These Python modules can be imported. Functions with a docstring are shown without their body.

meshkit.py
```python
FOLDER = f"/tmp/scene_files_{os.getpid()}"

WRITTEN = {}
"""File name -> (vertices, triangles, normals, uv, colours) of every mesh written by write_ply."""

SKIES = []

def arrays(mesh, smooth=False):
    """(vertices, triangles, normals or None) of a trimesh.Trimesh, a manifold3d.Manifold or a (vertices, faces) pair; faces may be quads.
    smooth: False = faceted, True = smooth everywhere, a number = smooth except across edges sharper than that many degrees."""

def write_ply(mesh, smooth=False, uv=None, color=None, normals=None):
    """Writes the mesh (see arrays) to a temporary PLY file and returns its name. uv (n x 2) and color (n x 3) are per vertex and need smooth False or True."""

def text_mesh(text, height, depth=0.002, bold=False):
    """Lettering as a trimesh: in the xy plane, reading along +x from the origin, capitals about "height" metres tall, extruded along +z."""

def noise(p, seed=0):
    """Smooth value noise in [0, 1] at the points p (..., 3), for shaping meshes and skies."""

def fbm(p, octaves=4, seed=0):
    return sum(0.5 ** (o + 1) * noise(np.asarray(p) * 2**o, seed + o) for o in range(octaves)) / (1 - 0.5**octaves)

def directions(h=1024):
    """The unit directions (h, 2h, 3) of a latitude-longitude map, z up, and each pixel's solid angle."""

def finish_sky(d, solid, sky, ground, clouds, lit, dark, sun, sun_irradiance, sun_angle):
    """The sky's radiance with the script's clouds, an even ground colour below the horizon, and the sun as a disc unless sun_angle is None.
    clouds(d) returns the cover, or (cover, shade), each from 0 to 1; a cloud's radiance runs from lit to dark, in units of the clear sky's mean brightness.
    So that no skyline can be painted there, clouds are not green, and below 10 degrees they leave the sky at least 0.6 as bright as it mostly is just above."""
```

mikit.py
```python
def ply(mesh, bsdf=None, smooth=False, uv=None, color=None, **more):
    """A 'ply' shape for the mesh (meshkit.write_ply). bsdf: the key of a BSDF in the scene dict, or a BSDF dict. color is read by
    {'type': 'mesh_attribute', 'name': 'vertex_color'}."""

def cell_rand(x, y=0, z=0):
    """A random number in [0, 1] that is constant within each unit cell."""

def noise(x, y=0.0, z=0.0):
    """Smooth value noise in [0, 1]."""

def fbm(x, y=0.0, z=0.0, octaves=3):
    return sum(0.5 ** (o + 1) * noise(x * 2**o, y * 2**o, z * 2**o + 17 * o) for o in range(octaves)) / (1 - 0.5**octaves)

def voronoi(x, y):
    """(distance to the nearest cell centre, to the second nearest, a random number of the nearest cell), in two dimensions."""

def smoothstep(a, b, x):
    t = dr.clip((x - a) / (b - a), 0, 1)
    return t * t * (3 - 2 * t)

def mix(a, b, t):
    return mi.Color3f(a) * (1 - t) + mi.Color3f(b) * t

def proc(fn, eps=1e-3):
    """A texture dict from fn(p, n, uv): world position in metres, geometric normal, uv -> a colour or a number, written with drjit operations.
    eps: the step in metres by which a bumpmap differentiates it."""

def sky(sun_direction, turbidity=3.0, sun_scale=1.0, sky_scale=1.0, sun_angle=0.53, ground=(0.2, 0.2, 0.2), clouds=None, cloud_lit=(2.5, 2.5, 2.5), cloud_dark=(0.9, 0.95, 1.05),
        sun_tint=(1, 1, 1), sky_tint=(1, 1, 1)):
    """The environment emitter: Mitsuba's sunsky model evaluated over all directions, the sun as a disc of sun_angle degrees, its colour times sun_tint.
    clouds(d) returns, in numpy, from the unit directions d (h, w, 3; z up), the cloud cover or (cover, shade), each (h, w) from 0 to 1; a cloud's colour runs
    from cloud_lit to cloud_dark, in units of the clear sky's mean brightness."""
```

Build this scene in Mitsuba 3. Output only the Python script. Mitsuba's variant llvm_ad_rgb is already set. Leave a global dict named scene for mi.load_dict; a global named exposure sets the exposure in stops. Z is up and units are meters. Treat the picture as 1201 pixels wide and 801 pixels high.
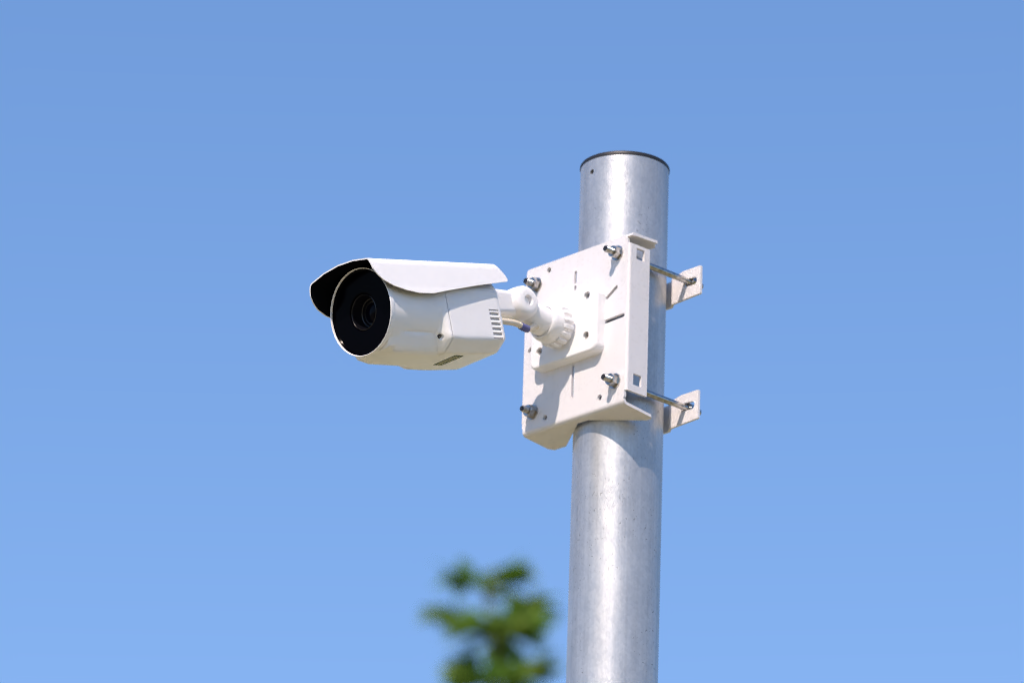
import math, random
import numpy as np, trimesh, drjit as dr, mitsuba as mi
import manifold3d as m3
import shapely, shapely.affinity, shapely.geometry as sg
import mikit

random.seed(7)
rng = np.random.default_rng(11)
scene, labels = {}, {}
T4 = mi.ScalarTransform4f

# ------------------------------------------------------------------ camera, sky, exposure
EYE = np.array([0.0, -4.9136, 1.5985])                       # a person's eye height, looking up at the pole top
FWD = np.array([-0.022755, 0.932411, 0.360683])
UP = np.array([-0.025189, -0.361197, 0.932149])
scene['camera'] = {'type': 'thinlens', 'fov': math.degrees(0.2141), 'fov_axis': 'x', 'aperture_radius': 0.0135, 'focus_distance': 4.98,
                   'near_clip': 0.1, 'far_clip': 9000.0,
                   'to_world': T4().look_at(origin=EYE.tolist(), target=(EYE + FWD).tolist(), up=UP.tolist())}
SUN = (-0.230, -0.672, 0.704)
scene['daylight'] = mikit.sky(SUN, turbidity=3, sky_tint=(1.10, 1.22, 1.475), sun_tint=(0.96, 0.975, 1.13), ground=(0.24, 0.22, 0.15))
exposure = 1.88

# ------------------------------------------------------------------ materials
def rgb(*c): return {'type': 'rgb', 'value': list(c)}
def two(b): return {'type': 'twosided', 'b': b}

def paint_tone(base, amount, dirt):
    def fn(p, n, uv):
        a = mikit.fbm(p.x * 22, p.y * 22, p.z * 22, 3)
        run = mikit.fbm(p.x * 160, p.y * 160, p.z * 9, 2)
        spot = mikit.smoothstep(0.66, 0.8, mikit.noise(p.x * 340, p.y * 340, p.z * 340))
        t = dr.clip((a - 0.5) * amount + (run - 0.5) * amount * 0.5 + spot * dirt, -0.2, 0.5)
        return mikit.mix(base, (base[0] * 0.62, base[1] * 0.58, base[2] * 0.50), dr.clip(t, 0, 1))
    return fn

scene['white_paint'] = {'type': 'principled', 'base_color': mikit.proc(paint_tone((0.755, 0.745, 0.755), 0.12, 0.03)), 'roughness': 0.38, 'specular': 0.5}
scene['powder_coat'] = {'type': 'bumpmap', 'scale': 0.00012,
    'tex': mikit.proc(lambda p, n, uv: mikit.fbm(p.x * 700, p.y * 700, p.z * 700, 2), eps=4e-4),
    'bsdf': {'type': 'principled', 'base_color': mikit.proc(paint_tone((0.665, 0.645, 0.66), 0.30, 0.10)), 'roughness': 0.45, 'specular': 0.5}}
scene['black_gloss'] = {'type': 'principled', 'base_color': rgb(0.0008, 0.0006, 0.0016), 'roughness': 0.15, 'specular': 0.02}
scene['lens_black'] = {'type': 'principled', 'base_color': rgb(0.003, 0.003, 0.005), 'roughness': 0.28, 'specular': 0.35}
scene['lens_coated'] = {'type': 'principled', 'base_color': rgb(0.001, 0.001, 0.004), 'roughness': 0.06, 'specular': 0.05}
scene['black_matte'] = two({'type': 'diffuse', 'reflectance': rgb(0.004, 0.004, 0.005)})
scene['rubber'] = {'type': 'principled', 'base_color': rgb(0.012, 0.012, 0.014), 'roughness': 0.5, 'specular': 0.5}

def zinc_cells(p):
    ang = dr.atan2(p.x, -p.y) * 0.0495
    wob = mikit.noise(p.x * 90, p.y * 90, p.z * 90)
    d1, d2, r1 = mikit.voronoi(ang * 150 + wob, p.z * 110 + wob)
    e1, e2, r2 = mikit.voronoi(ang * 420 + 31 + wob, p.z * 330)
    return r1, r2
def zinc_color(p, n, uv):
    r1, r2 = zinc_cells(p)
    ang = dr.atan2(p.x, -p.y) * 0.0495
    cloud = mikit.fbm(ang * 34, p.z * 18, 3.0, 3)
    streak = mikit.fbm(ang * 420, p.z * 7, 9.0, 2)
    pit = mikit.smoothstep(0.88, 0.95, mikit.noise(ang * 620, p.z * 480, 5.0)) * mikit.smoothstep(0.50, 0.68, mikit.noise(ang * 40, p.z * 22, 8.0))
    t = 0.5 + (r1 - 0.5) * 0.12 + (r2 - 0.5) * 0.18 + (cloud - 0.5) * 0.35 + (streak - 0.5) * 0.3 + (mikit.noise(ang * 95, p.z * 0.6, 21.0) - 0.5) * 0.35
    c = mikit.mix((0.36, 0.36, 0.362), (0.62, 0.62, 0.622), dr.clip(t, 0, 1))
    return mikit.mix(c, (0.16, 0.15, 0.14), pit * 0.6)
def zinc_rough(p, n, uv):
    r1, r2 = zinc_cells(p)
    ang = dr.atan2(p.x, -p.y) * 0.0495
    return 0.35 + 0.03 * r1 + 0.03 * r2 + 0.05 * mikit.fbm(ang * 30, p.z * 15, 1.0, 2)
def zinc_bump(p, n, uv):
    r1, r2 = zinc_cells(p)
    ang = dr.atan2(p.x, -p.y) * 0.0495
    return 0.6 * mikit.fbm(ang * 60, p.z * 30, 2.0, 3) + 0.08 * r2 + 0.10 * mikit.noise(ang * 500, p.z * 300, 4.0)
scene['zinc'] = {'type': 'bumpmap', 'scale': 0.0004, 'tex': mikit.proc(zinc_bump, eps=5e-4),
                 'bsdf': {'type': 'principled', 'base_color': mikit.proc(zinc_color), 'roughness': mikit.proc(zinc_rough), 'metallic': 0.70, 'specular': 0.5}}
scene['steel'] = {'type': 'principled', 'base_color': mikit.proc(lambda p, n, uv: mikit.mix((0.30, 0.28, 0.26), (0.58, 0.57, 0.55), mikit.noise(p.x * 400, p.y * 400, p.z * 400))),
                  'roughness': 0.22, 'metallic': 1.0}
scene['cable_jacket'] = {'type': 'principled', 'base_color': rgb(0.62, 0.55, 0.44), 'roughness': 0.5, 'specular': 0.4}
scene['blue_plastic'] = {'type': 'principled', 'base_color': rgb(0.07, 0.08, 0.24), 'roughness': 0.4, 'specular': 0.4}
scene['sticker'] = {'type': 'principled', 'base_color': rgb(0.06, 0.075, 0.03), 'roughness': 0.4, 'specular': 0.4}
scene['sticker_ink'] = {'type': 'diffuse', 'reflectance': rgb(0.50, 0.47, 0.32)}
scene['vent_mesh'] = {'type': 'diffuse', 'reflectance': rgb(0.48, 0.48, 0.50)}
scene['grey_print'] = {'type': 'principled', 'base_color': rgb(0.56, 0.55, 0.58), 'roughness': 0.5, 'specular': 0.3}
scene['meadow'] = {'type': 'diffuse', 'reflectance': mikit.proc(lambda p, n, uv: mikit.mix((0.36, 0.32, 0.20), (0.18, 0.19, 0.08), mikit.smoothstep(0.45, 0.7, mikit.fbm(p.x * 0.15, p.y * 0.15, 0.0, 4))))}
scene['concrete'] = {'type': 'diffuse', 'reflectance': mikit.proc(lambda p, n, uv: mikit.mix((0.34, 0.33, 0.30), (0.45, 0.44, 0.41), mikit.fbm(p.x * 20, p.y * 20, p.z * 20, 3)))}
scene['bark'] = two({'type': 'diffuse', 'reflectance': mikit.proc(lambda p, n, uv: mikit.mix((0.10, 0.075, 0.05), (0.22, 0.18, 0.13), mikit.fbm(p.x * 40, p.y * 40, p.z * 9, 3)))})
scene['twig_bark'] = two({'type': 'diffuse', 'reflectance': rgb(0.16, 0.11, 0.06)})
LEAVES = []
for k, (a, t) in enumerate((((0.18, 0.32, 0.05), 0.55), ((0.27, 0.38, 0.08), 0.6), ((0.12, 0.24, 0.04), 0.5))):
    scene[f'leaf_green_{k}'] = {'type': 'principledthin', 'base_color': rgb(*a), 'roughness': 0.45, 'diff_trans': t * 2, 'eta': 1.4}
    LEAVES.append(f'leaf_green_{k}')

# ------------------------------------------------------------------ helpers
def numbered(key):
    if key not in scene and not any(k.startswith(key + '__') for k in scene): return key
    i = 1
    while f'{key}_{i:03d}' in scene or any(k.startswith(f'{key}_{i:03d}__') for k in scene): i += 1
    return f'{key}_{i:03d}'
def frame(x, y, z, o):
    M = np.eye(4); M[:3, 0], M[:3, 1], M[:3, 2], M[:3, 3] = x, y, z, o
    return M
def tri(m):
    if isinstance(m, m3.Manifold):
        q = m.to_mesh(); return trimesh.Trimesh(q.vert_properties[:, :3], q.tri_verts, process=False)
    return m
def put(name, mesh, mat, F, parent=None, smooth=30, unit=0.001):
    """one entry of the scene; the mesh is in millimetres in the frame F"""
    key = numbered(f'{parent}__{name}' if parent else name)
    t = tri(mesh)
    v = np.asarray(t.vertices) * unit
    t = trimesh.Trimesh(v @ F[:3, :3].T + F[:3, 3], t.faces, process=False)
    scene[key] = mikit.ply(t, mat, smooth=smooth)
    return key
def tag(key, label, cat=None, group=None, kind=None):
    labels[key] = {k: x for k, x in (('label', label), ('category', cat), ('group', group), ('kind', kind)) if x}

M = m3.Manifold
def poly(points):
    p = points if isinstance(points, (sg.Polygon, sg.MultiPolygon)) else sg.Polygon(points)
    rings = []
    for g in getattr(p, 'geoms', [p]):
        g = sg.polygon.orient(g)
        rings += [np.asarray(g.exterior.coords)[:-1]] + [np.asarray(i.coords)[:-1] for i in g.interiors]
    return m3.CrossSection([r.tolist() for r in rings], m3.FillRule.EvenOdd)
def extr(p, z0, z1): return M.extrude(poly(p), z1 - z0).translate([0, 0, z0])
def rrect(x0, y0, x1, y1, r, q=6): return sg.box(x0 + r, y0 + r, x1 - r, y1 - r).buffer(r, quad_segs=q)
def slot(x0, y0, x1, y1, r): return sg.LineString([(x0, y0), (x1, y1)]).buffer(r, quad_segs=6)
def circ(x, y, r, q=8): return sg.Point(x, y).buffer(r, quad_segs=q)
def lathe(profile, segs=64):
    """revolve (radius, z) about z; the profile is a closed region"""
    return M.revolve(poly(profile), segs)
def chamfer_extr(p, z0, z1, c, steps=3):
    """extrusion whose far edge (z1) is rounded by c"""
    out = [extr(p, z0, z1 - c)]
    for i in range(steps):
        a0, a1 = i / steps * math.pi / 2, (i + 1) / steps * math.pi / 2
        s0, s1 = p.buffer(-c * (1 - math.cos(a0))), p.buffer(-c * (1 - math.cos(a1)))
        lo = extr(s0.buffer(-0.0), 0, 0.01).translate([0, 0, z1 - c + c * math.sin(a0)])
        hi = extr(s1, 0, 0.01).translate([0, 0, z1 - c + c * math.sin(a1) - 0.01])
        out.append(M.batch_hull([lo, hi]))
    return M.batch_boolean(out, m3.OpType.Add)
def cyl(r, z0, z1, segs=40, r2=None): return M.cylinder(z1 - z0, r, r if r2 is None else r2, segs).translate([0, 0, z0])
def rot(m, axis, deg):
    v = [0, 0, 0]; v['xyz'.index(axis)] = deg
    return m.rotate(v)
def tube_mesh(pts, rad, sides=12, ups=10):
    p = np.asarray(pts, float)
    if ups:
        from scipy.interpolate import CubicSpline
        t = np.r_[0, np.cumsum(np.linalg.norm(np.diff(p, axis=0), axis=1))]
        tt = np.linspace(0, t[-1], (len(p) - 1) * ups + 1)
        p, rad = CubicSpline(t, p)(tt), np.interp(tt, t, np.broadcast_to(rad, len(t)))
    rad = np.broadcast_to(rad, len(p))
    tan = np.gradient(p, axis=0); tan /= np.linalg.norm(tan, axis=1, keepdims=True)
    a = np.cross(tan[0], [0.31, 0.2, 0.93]); a /= np.linalg.norm(a)
    rings = []
    for i in range(len(p)):
        a = a - tan[i] * (a @ tan[i]); a /= np.linalg.norm(a); b = np.cross(tan[i], a)
        th = np.arange(sides) / sides * 2 * math.pi
        rings.append(p[i] + rad[i] * (np.cos(th)[:, None] * a + np.sin(th)[:, None] * b))
    v = np.vstack(rings + [p[:1], p[-1:]])
    f = []
    for i in range(len(p) - 1):
        for j in range(sides):
            k = (j + 1) % sides
            f += [[i * sides + j, i * sides + k, (i + 1) * sides + k], [i * sides + j, (i + 1) * sides + k, (i + 1) * sides + j]]
    e, l = len(v) - 2, len(v) - 1
    for j in range(sides):
        k = (j + 1) % sides
        f += [[e, k, j], [l, (len(p) - 1) * sides + j, (len(p) - 1) * sides + k]]
    return trimesh.Trimesh(v, f, process=False)

# ------------------------------------------------------------------ the setting: ground
g = trimesh.creation.cylinder(4000, 1.0, sections=96)
g.apply_translation([0, 0, -0.5])
scene['ground'] = mikit.ply(g, 'meadow')
tag('ground', 'open dry grassland around the foot of the pole', kind='structure')

# ------------------------------------------------------------------ galvanised pole (axis on the world z axis)
R, TOP = 49.5, 3706.0
I = np.eye(4)
shaft = cyl(R, 0, TOP, 160) - cyl(R - 3.2, -1, TOP + 1, 96)
hole_ang = math.asin(-36.5 / R)                               # small drain hole below the cap, left of the middle
hole_dir = np.array([math.sin(hole_ang), -math.cos(hole_ang)])
drill = rot(cyl(2.9, 30, 60, 20), 'x', 90).rotate([0, 0, math.degrees(hole_ang)]).translate([0, 0, TOP - 15.0])
shaft = shaft - drill
POLE = 'metal_pole'
put('shaft', shaft, 'zinc', I, POLE, smooth=25)
cap = lathe([(0, 0.0), (46.0, 0.0), (46.0, -14), (44, -14), (44, -3), (0, -3)], 96) + lathe(sg.Polygon([(0, 0.05), (50.1, 0.05), (50.4, 1.0), (50.3, 3.4), (49.5, 4.6), (40, 5.6), (0, 6.6)]), 128)
put('cap', cap.translate([0, 0, TOP]), 'rubber', I, POLE, smooth=35)
base = chamfer_extr(rrect(-130, -130, 130, 130, 12), 0, 14, 2) - cyl(R + 0.2, -1, 20, 96)
put('base_plate', base.translate([0, 0, 20]), 'zinc', I, POLE)
for sx in (-1, 1):
    for sy in (-1, 1):
        nut = (M.cylinder(16, 15, 15, 6) + cyl(9, 0, 34, 24) + cyl(20, 0, 3, 32)).translate([sx * 98, sy * 98, 34])
        put('anchor_bolt', nut, 'steel', I, POLE)
pad = chamfer_extr(rrect(-300, -300, 300, 300, 20), -200, 20, 8)
pad_key = put('concrete_footing', pad, 'concrete', I)
tag(POLE, 'grey galvanised steel pole with a black cap on its top', 'pole')
tag(POLE + '__cap', 'black round end cap closing the pole top')
tag(pad_key, 'square concrete footing under the steel pole', 'footing')

# ------------------------------------------------------------------ mounting bracket: frame x = along the panel, y = up, z = out of its face
YAW = 0.7945
N3 = np.array([-math.sin(YAW), -math.cos(YAW), 0.0]); H3 = np.array([math.cos(YAW), -math.sin(YAW), 0.0]); V3 = np.array([0, 0, 1.0])
P0 = N3 * 0.0644 + H3 * -0.0054 + V3 * 3.4941
FB = frame(H3, V3, N3, P0)
PH, PN = 5.4, -64.4                                           # the pole's axis seen from the bracket
BR = 'mounting_bracket'
TH = 3.3
BOLTS = [(-64, 74.5), (63.5, 78.0), (-64, -76.0), (64.0, -71.5)]
panel2d = rrect(-80.5, -95.8, 78.4, 96.5, 5)
cuts = [circ(-45, 87.5, 3.2), slot(-2.3, 73, -2.3, 61.5, 2.0), slot(-2.2, 56.0, -2.2, 53.5, 1.9), slot(48, 29.5, 62.5, 38.5, 2.0), slot(47, 2.0, 74, 2.8, 2.3),
        slot(-73.2, -1.6, -69.8, 0.6, 2.3), circ(-62, -11, 3.1), circ(-44.2, -87.2, 3.4), circ(40.7, -84.6, 3.4), slot(-2, -38, -2.2, -72.5, 1.9)]
cuts += [circ(x, y, 4.4) for x, y in BOLTS]
for c_ in cuts: panel2d = panel2d.difference(c_)
panel = extr(panel2d, -TH, 0)
put('front_panel', panel, 'powder_coat', FB, BR)

def flange(depth, y0, y1, over, r=3.4):
    """a lip bent back from the panel's edge: starts at x = 0 in the panel's plane, runs along y"""
    pts = [(0, 0)]
    turn = math.radians(90 + over)
    outer = [(r * math.sin(a), -r + r * math.cos(a)) for a in np.linspace(0, turn, 9)]
    inner = [((r - TH) * math.sin(a), -r + (r - TH) * math.cos(a)) for a in np.linspace(0, turn, 9)]
    d = np.array([math.cos(turn), -math.sin(turn)])
    o_end, i_end = np.array(outer[-1]) + d * (depth - r), np.array(inner[-1]) + d * (depth - r)
    ring = [(-0.4, 0)] + outer + [tuple(o_end), tuple(i_end)] + inner[::-1] + [(-0.4, -TH)]
    return rot(extr(ring, y0, y1), 'x', -90).translate([0, 0, 0]), ring
def side_lip(sign):
    f, ring = flange(31.5, -88.5, 85.0, 0)
    # rotate(-90 about x) maps extrusion z -> y... (x, y, z) -> (x, z, -y): put it upright
    f = M.extrude(poly(ring), 171.5)                          # x across, y depth, z length
    f = f.transform(np.array([[1, 0, 0, 0], [0, 0, 1, -85.0], [0, 1, 0, 0]], float))
    f = f.translate([78.2, 0, 0])
    f = f - M.cube([40, 13, 12.5], True).translate([80, 76.4, -17.0]) - M.cube([40, 13, 12.5], True).translate([80, -70.3, -16.5])
    return f if sign > 0 else f.mirror([1, 0, 0]).translate([-1.6, 0, 0])
def rear_lip(sign):
    _, ring = flange(46.5, 0, 0, -2.0 if sign > 0 else -6.0, 3.4 if sign > 0 else 5.4)
    f = M.extrude(poly(ring), 165.0 if sign > 0 else 157.6)                          # x outwards, y depth, z length
    f = f.transform(np.array([[0, 0, 1, -79.6], [1, 0, 0, 0], [0, 1, 0, 0]], float)) if sign > 0 else f.transform(np.array([[0, 0, 1, -79.6], [-1, 0, 0, 0], [0, 1, 0, 0]], float))
    f = f.translate([0, 94.2 if sign > 0 else -95.4, 0])
    # V notch that seats the pole, and cut corners
    t = math.tan(math.radians(33)); ap = PN + R / math.cos(math.radians(33)) + 0.25
    notch = sg.Polygon([(PH - 14, min(-9, ap - 14 * t)), (PH - 8, -10), (PH + 8, -10), (PH + 14, ap - 14 * t), (PH + 110, ap - 110 * t), (PH - 110, ap - 110 * t)])
    notch = notch.union(circ(PH, PN, R + 0.2, 24))
    cut = M.extrude(poly(sg.Polygon(notch)), 80).transform(np.array([[1, 0, 0, 0], [0, 0, 1, -40 + sign * 98], [0, 1, 0, 0]], float))
    for sx in (-1, 1):
        tri_ = sg.Polygon([(sx * 90, -38), (sx * 79.5, -40), (sx * 66, -60), (sx * 90, -60)])
        cut = cut + M.extrude(poly(tri_), 80).transform(np.array([[1, 0, 0, 0], [0, 0, 1, -40 + sign * 98], [0, 1, 0, 0]], float))
    return f - cut
for s_ in (1, -1): put('side_flange', side_lip(s_), 'powder_coat', FB, BR)
put('top_flange', rear_lip(1), 'powder_coat', FB, BR)
put('bottom_flange', rear_lip(-1), 'powder_coat', FB, BR)

def rod_mesh(z0, z1, thread):
    """threaded rod along z: the front stretch is cut with a thread"""
    pitch, prof = 1.25, [(0, z0), (3.5, z0)]
    z = z0
    zt = z1 - thread
    prof.append((3.6, zt))
    z = zt
    while z < z1 - 1.2:
        prof += [(3.8, z + pitch * 0.25), (3.8, z + pitch * 0.5), (3.15, z + pitch * 0.95)]
        z += pitch
    prof += [(3.1, z1), (0, z1)]
    return M.revolve(poly(sg.Polygon(prof)), 20)
hexnut = (M.cylinder(7.6, 7.2, 7.2, 6) ^ lathe([(0, 0), (7.5, 0), (7.5, 5.8), (6.2, 7.6), (0, 7.6)], 36))
for i, (x, y) in enumerate(BOLTS):
    b = put('clamp_bolt', rod_mesh(-131, (17.5, 19.5, 16.5, 18.0)[i], 22).translate([x, y, 0]), 'steel', FB, BR, smooth=40)
    put('washer', (cyl(8.6, 0.02, 1.5, 32) - cyl(3.82, -1, 3, 24)).translate([x, y, 0]), 'steel', FB, b)
    put('nut', (hexnut - cyl(3.82, -1, 8, 20)).rotate([0, 0, 11 + 23 * i]).translate([x, y, 1.52]), 'steel', FB, b)
    put('rod_end', cyl(3.0, 0.02, 0.5, 20).translate([x, y, (17.5, 19.5, 16.5, 18.0)[i]]), 'rubber', FB, b)
    put('rear_nut', (hexnut - cyl(3.52, -1, 8, 20)).rotate([0, 0, 40 + 17 * i]).translate([x, y, -119.5]), 'steel', FB, b)
for y in (73.6, -73.2):
    # rear clamp strap: flat ears, cranked to lie against the back of the pole
    line = [(-79, -109.5), (-36, -109.5), (-27, -115.4), (PH, -115.55), (33, -115.4), (41, -109.5), (84.5, -109.5)]
    ring = sg.LineString(line).buffer(1.5, cap_style='flat', join_style='mitre')
    st = M.extrude(poly(ring), 36).transform(np.array([[1, 0, 0, 0], [0, 0, 1, y - 18], [0, 1, 0, 0]], float))
    # outline from the front: upper inner edges swept down into the ears
    out = sg.Polygon([(-80, y + 15), (-62, y + 17), (-36, y + 13), (40, y + 13), (58, y + 17.4), (84.5, y + 17.6), (84.5, y - 15.6), (62, y - 16.6), (40, y - 17.6), (-36, y - 17.6), (-80, y - 15.6)]).buffer(-1).buffer(1)
    st = st ^ extr(out, -140, -90)
    for sl in (slot(-75, y + 1.5, -63, y + 1.5, 4.3), slot(63, y + 2.2, 74.5, y + 1.6, 4.6)):
        st = st - extr(sl, -140, -90)
    put('rear_clamp', st, 'powder_coat', FB, BR)
tag(BR, 'white square steel bracket with folded edges bolted round the galvanised pole', 'bracket')

# ------------------------------------------------------------------ security camera
CAM = 'security_camera'
# --- wall joint, in the bracket's frame
pl = rrect(-57, -33.5, 46.5, 41, 9)
base = chamfer_extr(pl, 0.05, 14, 3.5, 4)
SCREWS = [(31, 33.0), (31, -14.0), (-42, 33.0), (-42, -14.0)]
for x, y in SCREWS: base = base - cyl(4.6, 9, 30, 28).translate([x, y, 0])
put('mount_base', base, 'white_paint', FB, CAM)
bkey = CAM + '__mount_base'
for x, y in SCREWS:
    sc = cyl(3.8, 8.9, 11.2, 24) - M.cylinder(5, 2.0, 2.0, 6).translate([0, 0, 10.0])
    put('screw', sc.translate([x, y, 0]), 'steel', FB, bkey)
CX, CY = -7.0, 3.5                                            # collar axis on the base
collar = lathe(sg.Polygon([(0, 13.9), (20, 13.9), (20, 17), (20.0, 17.2), (20.0, 29.5), (21.6, 30.5), (21.4, 39), (20.2, 43), (18.6, 44.6), (17.4, 44.4), (16.2, 41.5), (0, 41.5)]), 72).translate([CX, CY, 0])
lugs = []
for k in range(16):
    a = k / 16 * 360
    lug = M.batch_hull([extr(rrect(18, -2.2, 23.0, 2.2, 0.8, 3), 17.4, 18.4), extr(rrect(18, -2.6, 24.2, 2.6, 0.8, 3), 19.5, 27.5), extr(rrect(18, -2.2, 22.6, 2.2, 0.8, 3), 28.0, 30.2)])
    lugs.append(lug.rotate([0, 0, a + 6]).translate([CX, CY, 0]))
ck = put('locking_collar', collar, 'white_paint', FB, CAM, smooth=35)
for lug in lugs: put('lug', lug, 'white_paint', FB, ck, smooth=35)
JX, JY, JZ = -5.0, 15.5, 76.0
# ball neck from the collar to the joint: hull chain
def ball(r, x, y, z, s=40): return M.sphere(r, s).translate([x, y, z])
neck = M.batch_hull([ball(16.4, CX, CY, 34), ball(16.2, CX, CY, 50)]) + M.batch_hull([ball(16.2, CX, CY, 50), ball(12.5, -4.5, 9.0, 80)])
put('ball_neck', neck, 'white_paint', FB, CAM, smooth=40)

# --- camera frame: x = to the side, y = up, z = forward along the lens axis, origin in the middle of the front face
PT, RHO = math.radians(13.5), math.radians(3.0)
C3 = N3 * math.cos(PT) - V3 * math.sin(PT)
U0 = V3 * math.cos(PT) + N3 * math.sin(PT)
S3 = H3 * math.cos(RHO) + U0 * math.sin(RHO); U3 = U0 * math.cos(RHO) - H3 * math.sin(RHO)
J = P0 + N3 * JZ / 1000 + H3 * JX / 1000 + V3 * JY / 1000
FACE = J + C3 * 0.2461 - S3 * 0.0012 - U3 * 0.0233
FC = frame(S3, U3, C3, FACE)
J2 = P0 + (N3 * 85.0 + H3 * -4.5 + V3 * 10.0) / 1000          # middle of the swivel joint
JC = np.array([(J2 - FACE) @ S3, (J2 - FACE) @ U3, (J2 - FACE) @ C3]) * 1000
RB = 46.0
NA = 120
def loft(sections, zs):
    """closed solid through rings of NA points (x, y) at the stations zs"""
    v, f = [], []
    for ring, z in zip(sections, zs): v += [(x, y, z) for x, y in ring]
    for i in range(len(zs) - 1):
        for j in range(NA):
            k = (j + 1) % NA
            a, b, c_, d = i * NA + j, i * NA + k, (i + 1) * NA + k, (i + 1) * NA + j
            f += [[a, b, c_], [a, c_, d]]
    for i, s in ((0, 1), (len(zs) - 1, 0)):
        cen = len(v); v.append((0, -3, zs[i]))
        for j in range(NA):
            k = (j + 1) % NA
            f.append([cen, i * NA + k, i * NA + j] if s else [cen, i * NA + j, i * NA + k])
    mesh = trimesh.Trimesh(v, f, process=False)
    if mesh.volume < 0: mesh.invert()
    return M(m3.Mesh(np.asarray(mesh.vertices, np.float32), np.asarray(mesh.faces, np.uint32)))
TH_ = np.arange(NA) / NA * 2 * math.pi
circle = np.stack([RB * np.cos(TH_), RB * np.sin(TH_)], -1)
rear2d = sg.Polygon([(-46.6, 18), (-40, 30), (-22, 44), (0, 47), (22, 44), (40, 30), (46.6, 18), (47.2, -38.5), (31, -50.2), (-31, -50.2), (-47.2, -38.5)]).buffer(-3.5).buffer(3.5, quad_segs=10)
def star(p, off=0.0):
    b = np.asarray(p.buffer(off).exterior.coords)
    out = []
    for t in TH_:
        hit = sg.LineString([(0, 0), (90 * math.cos(t), 90 * math.sin(t))]).intersection(p.buffer(off).exterior)
        q = hit if hit.geom_type == 'Point' else list(hit.geoms)[0]
        out.append((q.x, q.y))
    return np.array(out)
rear_ring = star(rear2d)
def ss(a, b, x):
    t = min(max((x - a) / (b - a), 0), 1); return t * t * (3 - 2 * t)
zs = [-82.9, -82.2, -81, -79.5, -78, -76.5, -75, -73.5, -72, -70.5, -69, -40, -4]
secs = []
for z in zs:
    w = ss(-69, -83, z)
    secs.append((circle * (1 - w) + rear_ring * w) * (0.994 if z < -82.5 else 1.0))
barrel = loft(secs, zs)
tray2d = sg.Polygon([(-35.5, -28), (35.5, -28), (32, -36.5), (28.5, -43), (25, -47.6), (21, -50.0), (17, -50.4), (-17, -50.4), (-21, -50.0), (-25, -47.6), (-28.5, -43), (-32, -36.5)])
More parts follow.
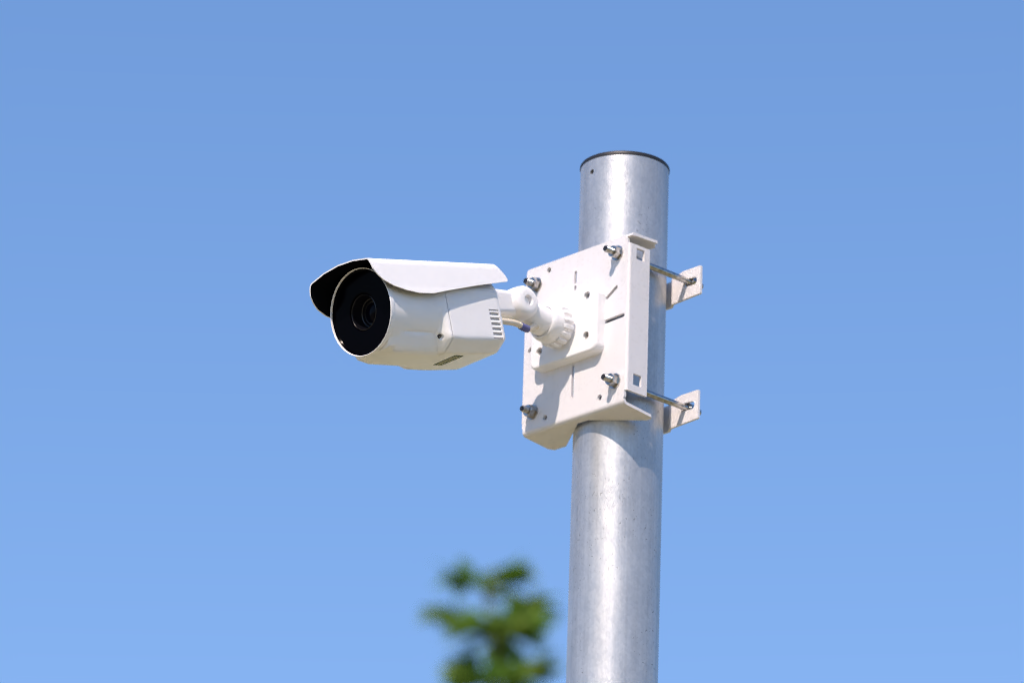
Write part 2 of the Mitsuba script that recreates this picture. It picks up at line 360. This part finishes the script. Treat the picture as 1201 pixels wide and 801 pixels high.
tray = M.batch_hull([extr(tray2d, -82.9, -20), extr(shapely.affinity.scale(tray2d, 0.88, 1.0, origin=(0, 0)).intersection(sg.box(-60, -45.5, 60, -20)), -10, -7)])
barrel = barrel + tray
# shallow groove with a screw low on the side
ga, gb = np.array([41.5, -27.0]), np.array([39.2, -30.5])
groove = M.batch_hull([ball(2.4, 36.0, -31.0, -28, 20), ball(2.4, 36.0, -31.0, -64, 20), ball(3.6, 37.6, -35.4, -74, 20)])
barrel = barrel - groove
barrel = barrel - cyl(45.3, -24.1, 5, 128)                    # hollow behind the window
put('housing', barrel, 'white_paint', FC, CAM, smooth=35)
HK = CAM + '__housing'
sd = np.array([0.72, -0.69])
screw = rot(cyl(2.4, 42.0, 49.6, 20) - cyl(1.2, 48.6, 52, 6), 'y', 90).rotate([0, 0, math.degrees(math.atan2(sd[1], sd[0]))]).translate([0, 0, -75])
put('screw', screw, 'rubber', FC, HK)
put('seam_gasket', loft([rear_ring * 0.975, rear_ring * 0.975], [-86, -82]), 'rubber', FC, CAM)
# rear housing: bottom rises to the back, back edge rounded
zr = [-164.6, -164.3, -163, -160.5, -157, -150, -140, -130, -120, -112, -104, -86, -85, -83.7]
secs = []
for z in zr:
    r_ = rear_ring.copy()
    k = ss(-104, -172, z)
    lowp = r_[:, 1] < 0
    r_[lowp, 1] *= 1 - 0.06 * k * np.clip((-r_[lowp, 1] - 10) / 36, 0, 1)
    sc = {-164.6: 0.90, -164.3: 0.93, -163: 0.967, -160.5: 0.99, -83.7: 0.993}.get(z, 1.0)
    secs.append(r_ * sc)
rear = loft(secs, zr)
vent_cut = M.cube([10, 33, 15], True).translate([47.5, -20.0, -151.5])
rear = rear - vent_cut
RK = put('rear_housing', rear, 'white_paint', FC, CAM, smooth=35)
vk = put('vent_grille', M.cube([0.8, 32.8, 14.8], True).translate([43.4, -20.0, -151.5]), 'vent_mesh', FC, CAM)
for k in range(6):
    sl = M.batch_hull([M.cube([1.8, 1.2, 14.6], True).translate([45.4, -34.0 + 5.6 * k, -151.5]), M.cube([0.5, 1.2, 14.6], True).translate([44.2, -32.1 + 5.6 * k, -151.5])])
    put('slat', sl, 'white_paint', FC, vk)
# sticker under the body and two faint printed patches
st = put('sticker', extr(rrect(-10, 103.5, 25, 116.5, 0.6), 0.05, 0.35).transform(np.array([[1, 0, 0, 0], [0, 0, -1, -50.25], [0, -1, 0, 0]], float)), 'sticker', FC, CAM)
ink = []
for k in range(11):
    x = -7.5 + 2.9 * k
    ink.append(M.cube([1.1 + 0.6 * (k % 3), 0.12, 4.4 - 0.5 * (k % 2)], True).translate([x, -50.66, -107.5]))
    if k % 4 != 3: ink.append(M.cube([1.7, 0.12, 2.2], True).translate([x, -50.66, -113.0]))
put('lettering', M.batch_boolean(ink, m3.OpType.Add), 'sticker_ink', FC, st)
put('printed_patch', M.cube([16, 0.16, 12], True).translate([8, -50.28, -44]), 'grey_print', FC, CAM)
# bezel, black window, lens
bez = lathe(sg.Polygon([(45.4, -7), (46.2, -7), (47.1, -5.5), (47.2, -1.3), (46.9, -0.4), (46.5, -0.1), (46.1, -0.3), (45.8, -1.2), (45.6, -5)]), 128)
put('bezel', bez, 'white_paint', FC, CAM, smooth=50)
rim = lathe(sg.Polygon([(43.6, -4.15), (44.4, -3.3), (45.5, -2.2), (45.4, -3.0), (45.2, -4.15)]), 128)
win = lathe(sg.Polygon([(0, -22), (19.6, -22), (19.6, -6.0), (20.2, -4.6), (21.2, -4.2), (42.0, -4.2), (43.0, -4.2), (45.2, -4.2), (45.2, -7), (40, -24), (0, -24)]), 128)
wk = put('window', win, 'black_gloss', FC, CAM, smooth=40)
put('rim', rim, 'black_gloss', FC, wk, smooth=40)
lk = put('lens', lathe(sg.Polygon([(0, -21.9), (19.5, -21.9), (19.5, -6.4), (19.2, -5.2), (18.6, -4.8), (18.0, -5.4), (17.6, -8), (16.4, -13), (15.4, -16.4), (14.6, -16.8), (13.8, -16.2), (13.0, -18.5), (0, -19.0)]), 96), 'lens_black', FC, CAM, smooth=40)
dome = lathe(sg.Polygon([(0, -18.9)] + [(13.2 * math.sin(a), -20.4 + 4.4 * math.cos(a)) for a in np.linspace(math.pi / 2 * 0.62, 0, 12)]), 64)
put('front_element', dome, 'lens_coated', FC, lk, smooth=60)

# sun shield: an arched sheet cut to its side outline
prof = sg.Polygon([(-62, -20), (-56.0, 13), (-49.0, 38), (-46.4, 44.6), (-23, 49.6), (0, 51.2), (23, 49.6), (46.4, 44.6), (49.0, 38), (53.6, 13), (62, -20)]).buffer(-6.5).buffer(6.5, quad_segs=8)
side = sg.Polygon([(21.5, 75), (21.5, 38), (20.5, 31), (16, 24.0), (10, 18.3), (-2, 12.5), (-18.5, 8.1), (-36, 5.6), (-56.5, 6.4), (-81.5, 11.6), (-128, 20.2), (-176, 27.6), (-174, 34.5), (-164.5, 47.5), (-160, 52.5), (-152, 75)]).buffer(-2).buffer(4, quad_segs=4).buffer(-2)
def shell(a, b, sd):
    f = extr(prof.buffer(-a).difference(prof.buffer(-b)), -190, 40)
    f = f.transform(np.array([[1, 0, 0, 0.9], [0, 1, -0.024, -0.4], [0, 0, 1, 0]], float))
    cut = M.extrude(poly(sd), 160).transform(np.array([[0, 0, 1, -80], [0, 1, 0, 0], [1, 0, 0, 0]], float))
    return f ^ cut
sk = put('sun_shield', shell(0, 1.4, side), 'white_paint', FC, CAM, smooth=30)
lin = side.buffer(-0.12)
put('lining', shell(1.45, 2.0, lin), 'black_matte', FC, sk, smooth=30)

# tail bracket and swivel joint
tail = M.batch_hull([extr(rrect(-15, 3, 17, 33, 5), -166, -164.4), extr(rrect(-13, 5, 14, 34, 7), -205, -203), extr(rrect(-11, 5, 12.5, 34, 8), -226, -224)])
put('tail_bracket', tail, 'white_paint', FC, CAM, smooth=35)
jp = [(0, -19)] + [(12.0 + 6.2 * math.sin(a), -13 - 6 * math.cos(a)) for a in np.linspace(0, math.pi / 2, 7)] + [(18.6, -6), (18.8, 3), (18.2, 10)] + [(9.2 + 8.6 * math.cos(a), 12 + 7.2 * math.sin(a)) for a in np.linspace(0.1, math.pi / 2, 7)] + [(0, 19.2)]
joint = lathe(sg.Polygon(jp), 64)
joint = joint - cyl(6.0, 13.0, 30, 32) - cyl(6.0, 13.0, 30, 32, 10).translate([0, 0, 5.0])
joint = rot(joint, 'y', 90)
jk = put('swivel_joint', joint.translate(JC.tolist()), 'white_paint', FC, CAM, smooth=40)
js = rot(cyl(5.0, 12.9, 14.2, 24) - M.cylinder(5, 2.2, 2.2, 6).translate([0, 0, 14.0]), 'y', 90)
put('screw', js.translate(JC.tolist()), 'white_paint', FC, jk)
# cable from the back of the body into the foot of the neck
pts = [(12, -1.5, -160), (12, -3.0, -185), (12, -4.0, -207), (11.5, -5.5, -221), (10.5, -8.5, -231), (8.5, -9.0, -240), (6.0, -5.5, -249), (3.0, -4, -262)]
kk = put('cable', tube_mesh(pts, 3.4, 14, 8), 'cable_jacket', FC, CAM, smooth=True)
sl = tube_mesh([(11.0, -7.0, -226), (10.4, -8.9, -232), (9.5, -9.6, -237)], 4.2, 16, 8)
put('blue_sleeve', sl, 'blue_plastic', FC, kk, smooth=50)
tag(CAM, 'white bullet security camera with black lens window and sun shield on the bracket', 'camera')
tag(HK, 'white cylindrical front housing of the camera')
tag(sk, 'white arched sun shield over the camera body')
tag(wk, 'round black window in the front of the camera')

# ------------------------------------------------------------------ tree behind the pole
TREE = 'young_tree'
TX, TY = -0.64, 19.1
def leaf_mesh(L=1.0, Wd=0.42, fold=0.10, droop=0.22):
    xs = [0, 0.12, 0.35, 0.62, 0.85, 1.0]; ws = [0.02, 0.30, 0.5, 0.46, 0.22, 0.0]
    v = []
    for x, w in zip(xs, ws):
        z = -droop * x * x
        v += [(x, 0, z), (x, w * Wd, z + fold * w), (x, -w * Wd, z + fold * w)]
    f = []
    for i in range(5):
        a, b = 3 * i, 3 * i + 3
        f += [[a, b, b + 1], [a, b + 1, a + 1], [a, a + 2, b + 2], [a, b + 2, b]]
    return np.array(v) * L, np.array(f)
LV, LF = leaf_mesh()
leaf_files = [mikit.ply((LV, LF), LEAVES[k], smooth=True) for k in range(3)]
def leaf_matrix(p, d, size, roll):
    x = d / np.linalg.norm(d)
    z = np.array([0, 0, 1.0]) + rng.normal(0, 0.25, 3); z -= x * (z @ x); z /= np.linalg.norm(z)
    y = np.cross(z, x)
    y, z = y * math.cos(roll) + z * math.sin(roll), z * math.cos(roll) - y * math.sin(roll)
    m = np.eye(4); m[:3, 0], m[:3, 1], m[:3, 2], m[:3, 3] = x * size, y * size, z * size, p
    return m
trunk_pts = [(TX + 0.10, TY, -0.1), (TX + 0.06, TY + 0.03, 2.2), (TX - 0.02, TY - 0.04, 4.6), (TX + 0.05, TY + 0.02, 6.8), (TX + 0.03, TY, 8.4), (TX + 0.02, TY, 9.15), (TX - 0.06, TY, 9.52)]
put('trunk', tube_mesh(trunk_pts, [0.13, 0.11, 0.085, 0.06, 0.03, 0.016, 0.007], 12, 10), 'bark', I, TREE, smooth=True, unit=1.0)
from scipy.interpolate import interp1d
axis_at = interp1d([p[2] for p in trunk_pts], np.array(trunk_pts), axis=0)
shoots = []
def shoot(z, dx, dy, dz, n, size, spread=0.5):
    a = axis_at(min(z, 9.52)); shoots.append((a, a + np.array([dx, dy, dz]), n, size, spread))
# the leading shoots in view: three whorls one above the other
shoot(9.52, -0.12, 0.02, 0.05, 6, 0.17); shoot(9.52, 0.17, -0.04, 0.06, 7, 0.17); shoot(9.50, 0.03, 0.10, 0.02, 4, 0.15)
shoot(9.27, -0.25, 0.04, 0.09, 8, 0.18); shoot(9.27, 0.22, 0.02, 0.16, 8, 0.19); shoot(9.24, 0.20, -0.12, 0.0, 8, 0.19); shoot(9.24, -0.10, -0.14, 0.0, 9, 0.19)
shoot(9.24, 0.05, 0.16, -0.02, 8, 0.19); shoot(9.22, 0.02, -0.06, 0.02, 8, 0.18)
shoot(9.00, -0.14, 0.05, 0.06, 8, 0.19); shoot(9.00, 0.25, 0.0, 0.08, 7, 0.17); shoot(8.97, 0.12, -0.14, 0.0, 7, 0.19); shoot(8.97, -0.12, -0.14, -0.02, 9, 0.19); shoot(8.95, 0.02, 0.18, 0, 8, 0.19)
in_view = len(shoots)
for k in range(150):
    z = 8.8 - 5.6 * (k / 150) ** 0.8
    rad = 0.25 + 0.27 * (8.9 - z)
    rad = min(rad, 1.5) * rng.uniform(0.6, 1.05); a = k * 2.4 + rng.normal(0, 0.3)
    shoot(z, rad * math.cos(a), rad * math.sin(a), rad * rng.uniform(0.1, 0.55), 12, 0.2, 0.8)
stuff_v, stuff_f, cnt = [], [], 0
for i, (a, b, n, size, spread) in enumerate(shoots):
    if i < in_view: n, size, a, b = int(n * 3.3), size * 1.1, a - (0, 0, 0.035), a + (b - a) * 0.9 - (0, 0, 0.035)
    mid = (a + b) / 2 - np.array([0, 0, 0.06 * np.linalg.norm(b - a)])
    r0 = 0.006 + 0.012 * np.linalg.norm(b - a)
    put('branch', tube_mesh([a, mid, b], [r0, r0 * 0.7, 0.003], 6, 4), 'twig_bark', I, TREE, smooth=True, unit=1.0)
    dirn = (b - a) / np.linalg.norm(b - a)
    for j in range(n):
        t = 0.35 + 0.65 * (j + 0.5) / n
        p = a + (b - a) * t
        d = dirn * 0.8 + rng.normal(0, spread, 3) * np.array([1, 1, 0.45])
        d[2] += 0.15
        m = leaf_matrix(p, d, size * rng.uniform(0.75, 1.1), rng.normal(0, 0.35))
        if i < in_view:
            key = numbered(TREE + '__leaf')
            scene[key] = {**leaf_files[int(rng.integers(0, 3))], 'to_world': T4(m)}
        else:
            stuff_v.append(LV @ m[:3, :3].T + m[:3, 3]); stuff_f.append(LF + cnt); cnt += len(LV)
scene[TREE + '__foliage'] = mikit.ply((np.vstack(stuff_v), np.vstack(stuff_f)), LEAVES[0], smooth=True)
tag(TREE + '__foliage', 'broad green leaves massed in the crown', kind='stuff')
tag(TREE, 'slender green broad-leaved tree top behind the pole, out of focus', 'tree')
